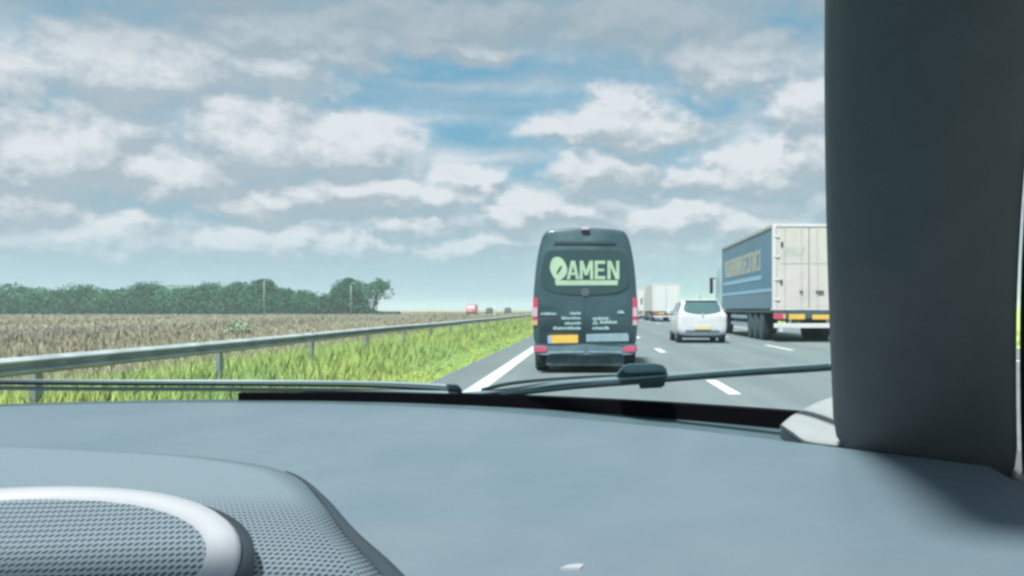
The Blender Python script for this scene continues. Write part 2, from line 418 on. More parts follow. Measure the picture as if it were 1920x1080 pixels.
def text_mesh(name, body, m, parent, x, y, z, width, height, shear=0.0, lean=0.0, depth=.004, bold=0.0):
    """lettering as a thin solid facing -Y, its lower left corner at x, z"""
    cu = bpy.data.curves.new(name, 'FONT'); cu.body = body; cu.extrude = .02; cu.resolution_u = 3; cu.offset = bold
    to = bpy.data.objects.new(name + '_source', cu)
    me = bpy.data.meshes.new_from_object(to)
    xs = [v.co.x for v in me.vertices]; ys = [v.co.y for v in me.vertices]
    x0, x1, y0, y1 = min(xs), max(xs), min(ys), max(ys)
    for v in me.vertices:
        a = (v.co.x - x0) / (x1 - x0) * width; b = (v.co.y - y0) / (y1 - y0) * height; c = v.co.z / .02
        v.co = (x + a + b * shear, y - c * depth + b * lean, z + b)
    bpy.data.objects.remove(to); bpy.data.curves.remove(cu)
    me.materials.clear(); me.materials.append(m); me.name = name
    return put(bpy.data.objects.new(name, me), parent)

# ------------------------------------------------------------------ the setting
def sheet(name, x0, x1, y0, y1, z, m, ny=1):
    b = MB()
    for i in range(ny):
        a = y0 + (y1 - y0) * i / ny; c = y0 + (y1 - y0) * (i + 1) / ny
        b.add([(x0, a, z), (x1, a, z), (x1, c, z), (x0, c, z)], [(0, 1, 2, 3)])
    return tag(b.build(name, m), kind='structure')
sheet('ground', -1100, 1100, -60, 2400, -.03, M['ground'])
sheet('road', -2.5, 12.6, -60, 2398, 0, M['asphalt'])
sheet('opposite_road', -34, -24, -60, 2398, -.02, M['asphalt'])
b = MB()
b.add([(-1.76, -50, .004), (-1.50, -50, .004), (-1.50, 2390, .004), (-1.76, 2390, .004)], [(0, 1, 2, 3)])
b.add([(9.40, -50, .004), (9.62, -50, .004), (9.62, 2390, .004), (9.40, 2390, .004)], [(0, 1, 2, 3)])
for k in range(-3, 60):
    y = 13.3 + 12.9 * k
    b.add([(1.88, y, .004), (2.06, y, .004), (2.06, y + 2.7, .004), (1.88, y + 2.7, .004)], [(0, 1, 2, 3)])
    y = 27.6 + 12.9 * k
    b.add([(5.60, y, .004), (5.77, y, .004), (5.77, y + 4.2, .004), (5.60, y + 4.2, .004)], [(0, 1, 2, 3)])
tag(b.build('road_markings', M['paint']), kind='structure')

def grass(name, m, n, xr, yr, hfun, wid, seed, lean=.35, dens_pow=1.0):
    rnd = random.Random(seed); b = MB(); vs = []; fs = []
    for i in range(n):
        t = rnd.random() ** dens_pow
        y = yr[0] * (yr[1] / yr[0]) ** t
        x = xr[0] + (xr[1] - xr[0]) * rnd.random() if not callable(xr) else xr(rnd, y)
        h = hfun(x, y, rnd); w = wid * (.6 + .8 * rnd.random()) * max(1.0, y / 22)
        a = rnd.random() * math.pi; dx, dy = math.cos(a) * w, math.sin(a) * w
        lx, ly = (rnd.random() - .5) * 2 * lean * h, (rnd.random() - .5) * 2 * lean * h
        z0 = -.04; k = len(vs)
        vs += [(x - dx, y - dy, z0), (x + dx, y + dy, z0), (x + dx * .7 + lx * .4, y + dy * .7 + ly * .4, z0 + h * .6), (x + lx, y + ly, z0 + h), (x - dx * .7 + lx * .4, y - dy * .7 + ly * .4, z0 + h * .6)]
        fs.append((k, k + 1, k + 2, k + 3, k + 4))
    b.v = vs; b.f = fs
    me = bpy.data.meshes.new(name); me.from_pydata(vs, [], fs); me.materials.append(m); me.update()
    return put(bpy.data.objects.new(name, me), None)
g = grass('verge_grass', M['verge'], 130000, lambda r, y: -2.52 - 3.3 * r.random() ** .95, (6.5, 220),
          lambda x, y, r: (.025 + .06 * r.random()) * (1.0 + 5.6 * max(0, min(1, (-x - 3.3) / .6))), 0.0062, 1)
tag(g, kind='stuff')
g = grass('dry_grass', M['dry'], 110000, lambda r, y: -5.3 - (5 + .55 * y) * r.random() ** 1.6, (8, 420),
          lambda x, y, r: (.12 + .18 * r.random() ** 2) * (1 + .25 * math.sin(x * .35 + y * .06)), 0.009, 2)
tag(g, kind='stuff')
g = grass('roadside_grass', M['verge'], 6000, lambda r, y: 12.8 + 8 * r.random(), (8, 200), lambda x, y, r: .08 + .2 * r.random(), .012, 3)
tag(g, kind='stuff')

# crash barrier: corrugated beam on posts
cb = thing('crash_barrier', 'long galvanised steel crash barrier along the grass verge left of the road', 'guard rail', (-4.45, 0, 0))
prof = [(0, .76), (.012, .775), (.035, .76), (.085, .715), (.085, .685), (.02, .63), (.02, .60), (.085, .545), (.085, .515), (.035, .47), (.012, .455), (0, .47), (.008, .545), (-.03, .60), (-.03, .63), (.008, .70)]
b = MB(); rings = []
y = 3.0
while y < 900:
    off = .0 + (.9 if y > 60 else .9 * max(0, (y - 20) / 40)) * 0
    sag = .012 * math.sin(y * .37) + .01 * math.sin(y * .11)
    rings.append([(x + off, y, z + sag) for x, z in prof]); y *= 1.0 + (.06 if y > 20 else .12)
rings = [[(x, y_, z + .54 * (.775 - z)) for x, y_, z in r_] for r_ in rings]
b.loft(rings); b.build('beam', M['rail'], cb)
k = 0; y = 4.0
while k < 60:
    pb = MB(); pb.prism([(-.10, -.1), (-.04, -.1), (-.04, .70), (-.10, .70)], y, y + .11)
    pb.build('post', M['post'], cb, bevel=.006); y += 4.0 if k < 40 else 12; k += 1

# ------------------------------------------------------------------ trees
def tree(label, x, y, h, w, leaf, seed, base=.22, n=2600, size=.27, gaps=0.0, lean=0.0, bole=.3, group='trees of the far treeline'):
    rnd = random.Random(seed)
    t = thing('tree', label, 'tree', (x, y, -.05), rnd.random() * .4, group)
    tb = MB(); top = h * .62
    tb.tube([(0, 0, 0), (lean * .1, .05, h * .2), (lean * .3, 0, h * .42), (lean * .6, .1, top)], [h * .028, h * .022, h * .016, h * .006], 8)
    lobes = []
    for i in range(15):
        a = rnd.random() * 2 * math.pi; f = rnd.random() ** .8
        rad = w * (.11 + .10 * rnd.random()) * (1 - .35 * f)
        env = w * .46 * math.sqrt(max(.02, 1 - f ** 2.2)) - rad * .5
        r = max(0, env) * rnd.random() ** .45
        zz = h * base + rad * .6 + f * (h * (1 - base) - rad * 1.6)
        c = Vector((math.cos(a) * r + lean * zz / h, math.sin(a) * r, zz)); lobes.append((c, rad))
        tb.tube([(lean * .25, 0, h * (.2 + .2 * rnd.random())), tuple(c * .55 + Vector((lean * .1, 0, h * .2))), tuple(c)], [h * .011, h * .008, h * .003], 5)
    tp = w * (.10 + .05 * rnd.random())
    lobes.append((Vector((lean + w * (rnd.random() - .5) * .3, 0, h - tp)), tp)); lobes.append((Vector((lean * .5, 0, h * (base + (1 - base) * .42))), w * .27))
    tb.build('trunk', M['bark'], t, smooth=True)
    vs, fs = [], []
    for i in range(n):
        c, rad = lobes[min(len(lobes) - 1, rnd.randrange(len(lobes) + 2))]
        d = Vector((rnd.gauss(0, 1), rnd.gauss(0, 1), rnd.gauss(0, 1))).normalized()
        p = c + d * rad * (1.0 - .55 * rnd.random() ** 2) * (1, 1.16)[rnd.random() < .12]
        p.z = max(p.z, h * bole * rnd.random() if bole else .1)
        if p.z > h + .15: continue
        if gaps and (math.sin(p.x * 1.9 + seed) + math.sin(p.z * 2.3 + seed * 2) + math.sin(p.y * 1.7)) < -1.2 + gaps * 2: continue
        u = Vector((rnd.gauss(0, 1), rnd.gauss(0, 1), rnd.gauss(0, 1))).normalized(); v = u.orthogonal().normalized(); u = u.cross(v)
        s = size * (.5 + rnd.random()); k = len(vs)
        vs += [p - u * s, p + v * s * .55, p + u * s, p - v * s * .5]; fs.append((k, k + 1, k + 2, k + 3))
    cr = MB(); cr.v = [tuple(q_) for q_ in vs]; cr.f = fs
    me = bpy.data.meshes.new('crown'); me.from_pydata(cr.v, [], cr.f); me.materials.append(leaf); me.update()
    put(bpy.data.objects.new('crown', me), t)
    return t
def far(px, Y): return (px - VX) / F * Y
def hgt(py, Y): return CAMH + (VY - py) / F * Y
TREES = [   # px of the stem, px row of the top, width in px, distance, leaf, label
    (655, 521, 112, 228, 'leaf1', 'broad round dark tree standing tallest at the right part of the treeline'),
    (708, 521, 74, 226, 'leaf2', 'open umbrella topped tree with sky showing through at the right end of the treeline'),
    (607, 556, 50, 236, 'leaf1', 'small low dark tree tucked against the left flank of the broad round tree'),
    (572, 545, 66, 240, 'leaf2', 'short bushy tree in the dip of the treeline, second left of the broad round tree'),
    (534, 540, 72, 238, 'leaf1', 'medium bushy tree just right of the first lamp post in the treeline'),
    (492, 522, 78, 234, 'leaf1', 'tall pointed dark tree rising right behind the first lamp post'),
    (446, 529, 84, 236, 'leaf2', 'flat topped green tree just left of the tall pointed tree behind the lamp post'),
    (398, 530, 92, 240, 'leaf1', 'flat topped dark tree two places left of the tall pointed tree'),
    (338, 536, 96, 238, 'leaf2', 'mid green tree with a rounded crown left of the two flat topped trees'),
    (276, 528, 100, 242, 'leaf1', 'tall dark tree in the left part of the treeline, between two lower green trees'),
    (212, 543, 90, 238, 'leaf2', 'low wide green tree left of a tall dark tree in the treeline'),
    (146, 533, 100, 240, 'leaf1', 'dark tree near the left end of the treeline, third from the end'),
    (78, 540, 96, 236, 'leaf2', 'lower green tree second from the left end of the treeline'),
    (10, 531, 104, 240, 'leaf1', 'large dark tree at the left end of the treeline'),
]
for i, (px, py, wpx, Y, lf, lab) in enumerate(TREES):
    h = hgt(py, Y) + .05; w = wpx / F * Y
    if i == 1: tree(lab, far(px - 8, Y), Y, h, w * 1.05, M[lf], 31, base=.5, n=2300, gaps=.22, lean=1.4, bole=.45)
    else: tree(lab, far(px, Y), Y, h, w * (1.15 if i == 0 else 1.5), M[lf], 50 + i * 7, base=.05, n=6500, bole=.02)
# undergrowth at the feet of the trees: a mass nobody could count
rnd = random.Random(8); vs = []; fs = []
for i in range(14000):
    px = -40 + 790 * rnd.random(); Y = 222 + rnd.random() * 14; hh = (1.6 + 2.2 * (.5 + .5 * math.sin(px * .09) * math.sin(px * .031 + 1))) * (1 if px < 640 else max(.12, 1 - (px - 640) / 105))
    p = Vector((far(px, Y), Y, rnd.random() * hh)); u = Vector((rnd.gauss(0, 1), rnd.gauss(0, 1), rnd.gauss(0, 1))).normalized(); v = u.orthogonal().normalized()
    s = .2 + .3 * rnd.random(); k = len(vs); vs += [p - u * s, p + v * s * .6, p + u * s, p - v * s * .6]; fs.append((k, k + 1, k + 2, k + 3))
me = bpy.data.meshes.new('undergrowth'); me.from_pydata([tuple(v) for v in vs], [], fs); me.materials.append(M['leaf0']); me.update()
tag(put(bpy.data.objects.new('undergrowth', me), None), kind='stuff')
def shrub(label, x, y, h, w, leaf, seed, n=700):
    rnd = random.Random(seed); t = thing('shrub', label, 'shrub', (x, y, -.03), 0)
    b = MB()
    for i in range(7):
        a = i * .9; b.tube([(0, 0, 0), (math.cos(a) * w * .2, math.sin(a) * w * .2, h * .5), (math.cos(a) * w * .38, math.sin(a) * w * .38, h * .85)], [.02, .015, .006], 5)
    b.build('stem', M['bark'], t)
    vs, fs = [], []
    for i in range(n):
        a = rnd.random() * 6.283; r = w * .5 * rnd.random() ** .5; z = h * (.15 + .85 * rnd.random()) * (1 - .5 * (r / (w * .5)) ** 2)
        p = Vector((math.cos(a) * r, math.sin(a) * r, z)); u = Vector((rnd.gauss(0, 1), rnd.gauss(0, 1), rnd.gauss(0, 1))).normalized(); v = u.orthogonal().normalized()
        s = .05 + .06 * rnd.random(); k = len(vs); vs += [p - u * s, p + v * s * .5, p + u * s, p - v * s * .5]; fs.append((k, k + 1, k + 2, k + 3))
    me = bpy.data.meshes.new('foliage'); me.from_pydata([tuple(v) for v in vs], [], fs); me.materials.append(leaf); me.update()
    put(bpy.data.objects.new('foliage', me), t)
shrub('pale green bushy shrub growing in the dry grass behind the crash barrier', far(446, 46), 46, .70, 1.2, M['leaf3'], 3)

# lamp posts by the treeline
def lamp_post(label, px, py, Y):
    h = hgt(py, Y); t = thing('lamp_post', label, 'lamp post', (far(px, Y), Y, -.03), 0, 'lamp posts by the treeline')
    MB().tube([(0, 0, 0), (0, 0, h * .5), (0, 0, h - .3)], [.11, .085, .065], 10).build('pole', M['post'], t, smooth=True)
    MB().tube([(0, 0, h - .32), (.05, 0, h - .08), (.35, 0, h)], [.08, .07, .05], 8).build('arm', M['post'], t, smooth=True)
    MB().box(.3, .85, -.13, .13, h - .06, h + .06).build('lamp_head', M['rail'], t, bevel=.03)
lamp_post('slim grey lamp post in front of the tall pointed tree', 495, 522, 150)
lamp_post('slim grey lamp post in front of the broad round tree', 658, 531, 150)
t = thing('marker_post', 'thin white marker post standing beyond the barrier near the horizon', 'post', (far(927, 170), 170, -.03))
MB().tube([(0, 0, 0), (0, 0, 1.45)], [.12, .11], 8).build('pole', M['farwhite'], t)
MB().box(-.32, .32, -.05, .0, 1.25, 1.75).build('panel', M['farwhite'], t, bevel=.03)

# ------------------------------------------------------------------ the van
def half(points, z_shift=0.0):
    """mirror a half outline (from bottom centre to top centre)"""
    L = [(x, z) for x, z in points]
    return L + [(-x, z) for x, z in reversed(L) if x > 1e-6]
def smooth_path(pts, sub=4):
    out = []
    n = len(pts)
    for i in range(n - 1):
        p0, p1, p2, p3 = pts[max(i - 1, 0)], pts[i], pts[i + 1], pts[min(i + 2, n - 1)]
        for k in range(sub):
            t = k / sub
            out.append(tuple(.5 * (2 * p1[j] + (p2[j] - p0[j]) * t + (2 * p0[j] - 5 * p1[j] + 4 * p2[j] - p3[j]) * t * t + (3 * p1[j] - p0[j] - 3 * p2[j] + p3[j]) * t ** 3) for j in range(2)))
    out.append(tuple(pts[-1])); return out
VY0 = 17.75
van = thing('delivery_van', 'dark grey green high roof van ahead with a large pale green logo on its rear', 'van', (-.075, VY0, 0))
RB = smooth_path([(0, .46), (.55, .46), (.84, .47), (.915, .56), (.94, .80), (.945, 1.08), (.932, 1.45), (.895, 1.9), (.845, 2.22), (.79, 2.43), (.73, 2.535), (.64, 2.585), (.35, 2.62), (0, 2.63)], 4)
def lean(z): return .02 + .11 * max(0.0, (z - 1.0) / 1.6) ** 1.3
def van_ring(y, sx=1.0, zt=1.0, zcap=None, rear=False):
    o = []
    for x, z in half(RB):
        zz = .46 + (z - .46) * zt
        o.append((x * sx, (y + lean(z) if rear else y), zz))
    return o
b = MB()
b.loft([van_ring(-.0, .955, .985, rear=True), van_ring(.018, .985, .996, rear=True), van_ring(.06, 1, 1, rear=True), van_ring(.4, 1, 1), van_ring(4.0, 1, 1), van_ring(4.7, .99, .985), van_ring(5.0, .96, .90), van_ring(5.35, .93, .62), van_ring(5.8, .88, .42), van_ring(5.95, .80, .34)])
b.build('body', M['van'], van, smooth=True)
def rearplate(out, d0, d1, name, m, parent, **kw):
    """a panel that follows the leaning rear face; out = outline of (x, z)"""
    b = MB(); b.loft([[(x, lean(z) - d1, z) for x, z in out], [(x, lean(z) + d0, z) for x, z in out]])
    return b.build(name, m, parent, **kw)
def P(px, py): return ((px - VX) / F * VY0 + .075, CAMH + (VY - py) / F * VY0)
def outline(pxs): return [P(*p) for p in pxs]
# rear window band with its curved lower edge
win = smooth_path([(1097, 553), (1060, 551), (1035, 547), (1018, 538), (1014, 520), (1018, 490), (1024, 474), (1040, 469), (1097, 468)], 4)
winf = win + [(2 * 1097 - x, y) for x, y in reversed(win[1:-1])]
w_ = rearplate(outline(winf), .03, .006, 'rear_window', M['vglass'], van)
# doors' seam, roof spoiler crease, high brake light
rearplate([(-.007, .80), (.007, .80), (.007, 2.25), (-.007, 2.25)], .02, .010, 'door_seam', M['seam'], van)
rearplate(outline([(1042, 452), (1152, 452), (1156, 457), (1038, 457)]), .03, .012, 'roof_crease', M['seam'], van)
MB().box(-.075, .075, .07, .16, 2.58, 2.632).build('brake_light', M['lens'], van, bevel=.015)
# tail lamps wrapped round the corners: red over clear over red over amber
for s in (-1, 1):
    tl = MB()
    def lamp(z0, z1, m, name, par):
        bb = MB(); xin = .855
        rr = []
        for z in (z0, z1):
            xo = .953 if z < 1.25 else .94
            rr.append([(s * xin, -.012 + lean(z), z), (s * (xo - .03), -.014 + lean(z), z), (s * xo, .02 + lean(z), z), (s * (xo + .004), .12, z), (s * (xin), .12, z)])
        bb.loft(rr); return bb.build(name, m, par, smooth=False)
    base = lamp(.86, 1.36, M['seam'] if False else M['red'], 'tail_lamp', van)
    for z0, z1, m in ((1.02, 1.18, 'lens'), (.865, .95, 'amber' if s < 0 else 'lens')):
        bb = MB(); xo = .962
        rr = [[(s * .858, -.018 + lean(z), z), (s * (xo - .03), -.020 + lean(z), z), (s * xo, .016 + lean(z), z), (s * (xo + .004), .11, z), (s * .858, .11, z)] for z in (z0, z1)]
        bb.loft(rr); bb.build('lens', M[m], base)
# bumper, step, reflectors
bp = MB(); ro = half(smooth_path([(0, .335), (.6, .335), (.86, .345), (.925, .40), (.925, .47), (.905, .520), (.6, .528), (0, .528)], 3))
bp.loft([[(x * .985, -.11 + .06 * abs(x) ** 3, z) for x, z in ro], [(x, -.07 + .06 * abs(x) ** 3, z) for x, z in ro], [(x, .25, z) for x, z in ro]])
bump = bp.build('bumper', M['vbump'], van)
MB().box(-.66, -.02, -.122, -.10, .372, .392).build('bumper_edge', M['vlip'], bump, bevel=.006)
MB().box(.06, .66, -.122, -.10, .376, .394).build('bumper_edge', M['vlip'], bump, bevel=.006)
for s in (-1, 1):
    MB().prism([(s * .90, .385), (s * .71, .385), (s * .67, .43), (s * .71, .487), (s * .915, .487)], -.088, -.03).build('reflector', M['redd'], bump, bevel=.008)
rearplate(outline([(1099, 627), (1176, 625), (1179, 628), (1179, 640), (1099, 641)]), .02, .016, 'step_panel', M['vlip'], van, bevel=.006)
pl = rearplate(outline([(1030, 629), (1084, 628), (1084, 643), (1030, 644)]), .02, .020, 'number_plate', M['plate'], van, bevel=.004)
rearplate(outline([(1027, 629.5), (1034, 629.5), (1034, 643.5), (1027, 643.5)]), .01, .024, 'country_band', M['eu'], pl)
# underbody, axle, wheels
MB().box(-.70, .70, .05, 5.4, .20, .33).box(-.62, .62, 1.05, 1.2, .17, .3).box(-.70, .70, -.02, .03, .14, .32).build('underbody', M['under'], van)
MB().tube([(.30, .3, .20), (.30, -.03, .19)], .03, 10).build('exhaust', M['under'], van)
for y in (.95, 4.85):
    for s in (-1, 1):
        x0, x1 = (s * .69, s * .935) if s > 0 else (-.935, -.69)
        wb = MB().wheel(min(x0, x1), max(x0, x1), y, .345, .345).build('wheel', M['tyre'], van, smooth=False)
        MB().disc(s * .86, s * .925, y, .345, .21).build('rim', M['rim'], wb)
    for s in (-1, 1):
        MB().box(min(s * .67, s * .93), max(s * .67, s * .93), y - .42 if y < 2 else y + .4, y - .40 if y < 2 else y + .42, .20, .46).build('mud_flap', M['black'], van)
for s in (-1, 1):   # cab doors' glass and mirrors
    bb = MB(); bb.loft([[(s * (.945 - .05 * (z - 1.45)) , y, z) for y, z in ((4.15, 1.42), (4.95, 1.42), (4.72, 1.98), (4.15, 2.02))], [(s * (.95 - .05 * (z - 1.45)), y, z) for y, z in ((4.15, 1.42), (4.95, 1.42), (4.72, 1.98), (4.15, 2.02))]])
    bb.build('side_window', M['vglass'], van)
    MB().box(min(s * .97, s * 1.13), max(s * .97, s * 1.13), 4.75, 4.88, 1.38, 1.72).build('door_mirror', M['black'], van, bevel=.03)
# the big logo: a swirl round the first letter, the word, a bar beneath
lg = lambda z: z
zb = P(0, 524)[1]; zt = P(0, 489)[1]
x0 = P(1040, 0)[0]; x1 = P(1161, 0)[0]
def on_rear(o, d):
    for v in o.data.vertices: v.co.y += lean(v.co.z) - d
    return o
wb_ = MB(); nq = 0
def stroke(ax, az, cx_, cz_, w):
    """one slanting stroke of a letter between two heights, w pixels wide"""
    global nq
    o_ = outline([(ax - w / 2, az), (ax + w / 2, az), (cx_ + w / 2, cz_), (cx_ - w / 2, cz_)]); d = .0125 + .0004 * (nq % 4); nq += 1
    wb_.loft([[(x, lean(z) - d, z) for x, z in o_], [(x, lean(z) - .004, z) for x, z in o_]])
T, B = 488.5, 523.5
def hbar(x0_, x1_, y0_, y1_):
    global nq
    o_ = outline([(x0_, y1_), (x1_, y1_), (x1_, y0_), (x0_, y0_)]); d = .0143 + .0004 * (nq % 3); nq += 1
    wb_.loft([[(x, lean(z) - d, z) for x, z in o_], [(x, lean(z) - .004, z) for x, z in o_]])
stroke(1065.5, B, 1073.5, T, 6); stroke(1083, B, 1075, T, 6); hbar(1068, 1081, 511, 515.5)
stroke(1089.5, B, 1090, T, 5.6); stroke(1099, 516, 1090.5, T, 5.6); stroke(1099, 516, 1108, T, 5.6); stroke(1109.5, B, 1109, T, 5.6)
hbar(1115, 1121, T, B); hbar(1115, 1135, T, T + 6); hbar(1115, 1133, 503.5, 508.5); hbar(1115, 1135, B - 6, B)
stroke(1142, B, 1142, T, 5.8); stroke(1158.5, B, 1158.5, T, 5.8); stroke(1157.5, B, 1143, T, 6)
wb_.build('logo_lettering', M['decal'], w_)
rearplate(outline([(1040, 525.5), (1159, 525.5), (1158, 534.5), (1042, 535)]), .01, .012, 'logo_bar', M['decal'], w_)
# first letter: a big D swept into a wheel shape, open in the middle like a slanted leaf
def oring(c, rx, rz, sl, n, k0=0):
    return [(c[0] + rx * math.cos(6.28319 * k / n) + sl * math.sin(6.28319 * k / n), c[1] + rz * math.sin(6.28319 * k / n)) for k in range(n)]
no = 40
oo = smooth_path([(1036, 484), (1045, 481), (1055, 486), (1062, 499), (1063, 511), (1056, 521), (1046, 526), (1039, 521), (1034, 512), (1031, 503), (1032, 493), (1036, 484)], 4)[:-1]
oo = outline(oo); no = len(oo)
ci = P(1048.5, 506)
ii = []
for (x, z) in oo:
    a_ = math.atan2((z - ci[1]), (x - ci[0]))
    ii.append((ci[0] + .026 * math.cos(a_) + .045 * math.sin(a_), ci[1] + .082 * math.sin(a_)))
sw = MB()
sw.loft([[(x, lean(z) - d, z) for x, z in L_] for L_, d in ((oo, .004), (oo, .013), (ii, .013), (ii, .004))], cap=False)
sw.build('logo_swirl', M['decal'], w_)
# round star badge
bx_, bz_ = P(1097, 548)
bd = MB(); n = 24
bd.loft([[(bx_ + r_ * math.cos(6.2832 * k / n), lean(bz_) - d, bz_ + r_ * math.sin(6.2832 * k / n)) for k in range(n)] for r_, d in ((.062, .006), (.062, .018), (.050, .018), (.050, .006))], cap=False)
for k in range(3):
    a = R(90 + 120 * k); ca, sa = math.cos(a), math.sin(a); w = .011
    bd.loft([[(bx_ - sa * w, lean(bz_) - d, bz_ + ca * w), (bx_ + ca * .055, lean(bz_) - d, bz_ + sa * .055), (bx_ + sa * w, lean(bz_) - d, bz_ - ca * w)] for d in (.006, .016)])
bd.build('star_badge', M['rim'], van)
# small lines of lettering, too soft in the photo to read: strokes at their size and place
def scribble(px0, px1, py0, py1, seed, m, name='small_lettering', parent=van):
    rnd = random.Random(seed); bb = MB(); x = px0
    while x < px1:
        w = 1.0 + 1.6 * rnd.random(); top = py0 + (py1 - py0) * (.0 if rnd.random() < .35 else .25)
        o_ = outline([(x, py1), (min(x + w, px1), py1), (min(x + w, px1), top), (x, top)])
        bb.loft([[(a, lean(z) - .012, z) for a, z in o_], [(a, lean(z) + .01, z) for a, z in o_]])
        if rnd.random() < .6:
            yy = py0 + (py1 - py0) * (.45 + .4 * rnd.random())
            o_ = outline([(x + w, yy + .8), (min(x + w + 1.1, px1), yy + .8), (min(x + w + 1.1, px1), yy - .5), (x + w, yy - .5)])
            bb.loft([[(a, lean(z) - .012, z) for a, z in o_], [(a, lean(z) + .01, z) for a, z in o_]])
        x += w + (.5 + .7 * rnd.random())
    return bb.build(name, m, parent)
for i, (a, c, d, e) in enumerate([(1014, 1043, 585.5, 590.5), (1068, 1089, 584.5, 590), (1053, 1089, 593.5, 599), (1059, 1089, 603, 608.5), (1037, 1089, 612, 618),
                                  (1111, 1141, 594, 599.5), (1125, 1157, 600, 607), (1111, 1142, 612, 618), (1158, 1170, 582, 588)]):
    scribble(a, c, d, e, 20 + i, M['decal2'])
text_mesh('small_lettering', '&', M['decal2'], van, P(1111, 0)[0], lean(.95) - .012, P(0, 609)[1], .11, .085)

# ------------------------------------------------------------------ small cars
def car(name, label, cat, loc, paint, rz=0.0, width=1.70, height=1.50, group=None, far_away=False, length=3.95, plate='plate2', lamp='clight'):
    """a five door hatchback, its tail at local y = 0, driving towards +Y"""
    t = thing(name, label, cat, loc, rz, group)
    hw = width / 2; H = height
    def ring(y, w, zb, zbelt, wt, zt):
        h_ = [(0, zb), (w * .8, zb), (w * .96, zb + .08), (w, zb + .22), (w, (zb + zbelt) / 2 + .1), (w * .985, zbelt - .06), (w * .955, zbelt), (wt + (w * .95 - wt) * .45, zbelt + (zt - zbelt) * .55), (wt, zt - .05), (wt * .9, zt - .008), (wt * .55, zt + .012), (0, zt + .018)]
        return [(x, y, z) for x, z in half(h_)]
    L = length / 3.95
    S = [(0.0, hw * .90, .34, .92, hw * .86, .97), (.05, hw * .955, .27, .96, hw * .82, 1.03), (.16, hw * .985, .25, .98, hw * .78, 1.16),
         (.34, hw, .24, .98, hw * .745, H - .10), (.52, hw, .23, .97, hw * .735, H - .02), (1.1, hw, .21, .96, hw * .75, H), (1.8, hw, .21, .94, hw * .75, H - .01),
         (2.25, hw, .21, .93, hw * .73, H - .10), (2.95, hw * .99, .21, .93, hw * .74, 1.02), (3.45, hw * .95, .22, .86, hw * .74, .88), (3.85, hw * .86, .28, .70, hw * .66, .70), (3.95, hw * .74, .34, .60, hw * .55, .60)]
    MB().loft([ring(y * L, w, a, b_, c, d) for y, w, a, b_, c, d in S]).build('body', paint, t, smooth=True, subd=1)
    def ty(z):   # the tail's own profile
        tab = [(.34, .0), (.97, .0), (1.03, .05), (1.16, .16), (H - .10, .34), (H, .56)]
        for (a, ya), (c, yc) in zip(tab, tab[1:]):
            if z <= c: return ya + (yc - ya) * (z - a) / (c - a) if z > a else ya
        return .56
    def tail(out, d, nm, m, par=t, thick=.03, **kw):
        bb = MB(); bb.loft([[(x, ty(z) * L - d + .10 * (abs(x) / hw) ** 3, z) for x, z in out], [(x, ty(z) * L - d + thick + .10 * (abs(x) / hw) ** 3, z) for x, z in out]])
        return bb.build(nm, m, par, **kw)
    wz0, wz1 = 1.04, H - .12
    o_ = smooth_path([(0, wz0 - .02), (.34, wz0 - .01), (.56, wz0 + .02), (.63, wz0 + .09), (.585, wz1 - .06), (.50, wz1), (.25, wz1 + .015), (0, wz1 + .02)], 3)
    tail([(x * hw / .85, z) for x, z in half(o_)], .045, 'rear_window', M['cglass'], thick=.08)
    for s in (-1, 1):
        tail([(s * .58 * hw / .85, .80), (s * .80 * hw / .85, .78), (s * .83 * hw / .85, .93), (s * .77 * hw / .85, 1.05), (s * .66 * hw / .85, .95)], .028, 'tail_lamp', M[lamp], thick=.12)
    pl = tail([(-.27, .47), (.27, .47), (.27, .58), (-.27, .58)], .03, 'number_plate', M[plate])
    if not far_away:
        tail([(-.60, .335), (.60, .335), (.56, .45), (-.56, .45)], .02, 'bumper_insert', M['vbump'])
        MB().box(-.56, .56, .27, .55, H - .055, H - .025).build('roof_spoiler', paint, t, bevel=.012)
        tail([(-.02, wz0 - .07), (.02, wz0 - .07), (.02, wz0 - .03), (-.02, wz0 - .03)], .05, 'badge', M['rim'])
        MB().tube([(0, .75, H), (0, .6, H + .14)], [.012, .006], 6).build('aerial', M['black'], t)
    for s in (-1, 1):
        g_ = [(.45, 1.0), (1.0, .985), (2.72, .97), (2.2, H - .14), (1.2, H - .08), (.62, H - .12)]
        bb = MB(); rr = []
        for d in (0.0, .012):
            rr.append([(s * (hw * (.962 + d) - (z - .97) / (H - .97) * hw * .215), y * L, z) for y, z in g_])
        bb.loft(rr).build('side_window', M['cglass'], t)
        MB().box(min(s * (hw + .0), s * (hw + .16)), max(s * hw, s * (hw + .16)), 2.45 * L, 2.58 * L, .98, 1.13).build('door_mirror', paint, t, bevel=.03)
        for y in (.68 * L, 3.15 * L):
            a = s * (hw - .02); c = s * (hw - .215)
            w_ = MB().wheel(min(a, c), max(a, c), y, .31, .31, 24).build('wheel', M['tyre'], t)
            MB().disc(min(s * (hw - .05), s * (hw - .012)), max(s * (hw - .05), s * (hw - .012)), y, .31, .2).build('rim', M['rim'], w_)
    MB().box(-hw * .8, hw * .8, .3, 3.5 * L, .17, .3).build('underbody', M['under'], t)
    return t
car('hatchback', 'white hatchback with a dark rear window driving in the middle lane beside the truck', 'car', (3.83, 33.4, 0), M['cwhite'], 0.0, 1.72, 1.50)
car('hatchback', 'dark car on the far opposite road, left of the white marker post', 'car', (-25.6, 255, 0), M['cardark'], math.pi, 1.75, 1.55, 'oncoming cars near the horizon', True)
car('hatchback', 'dark car on the far opposite road, between the marker post and the van', 'car', (-21.5, 262, 0), M['cardark'], math.pi, 1.75, 1.62, 'oncoming cars near the horizon', True)
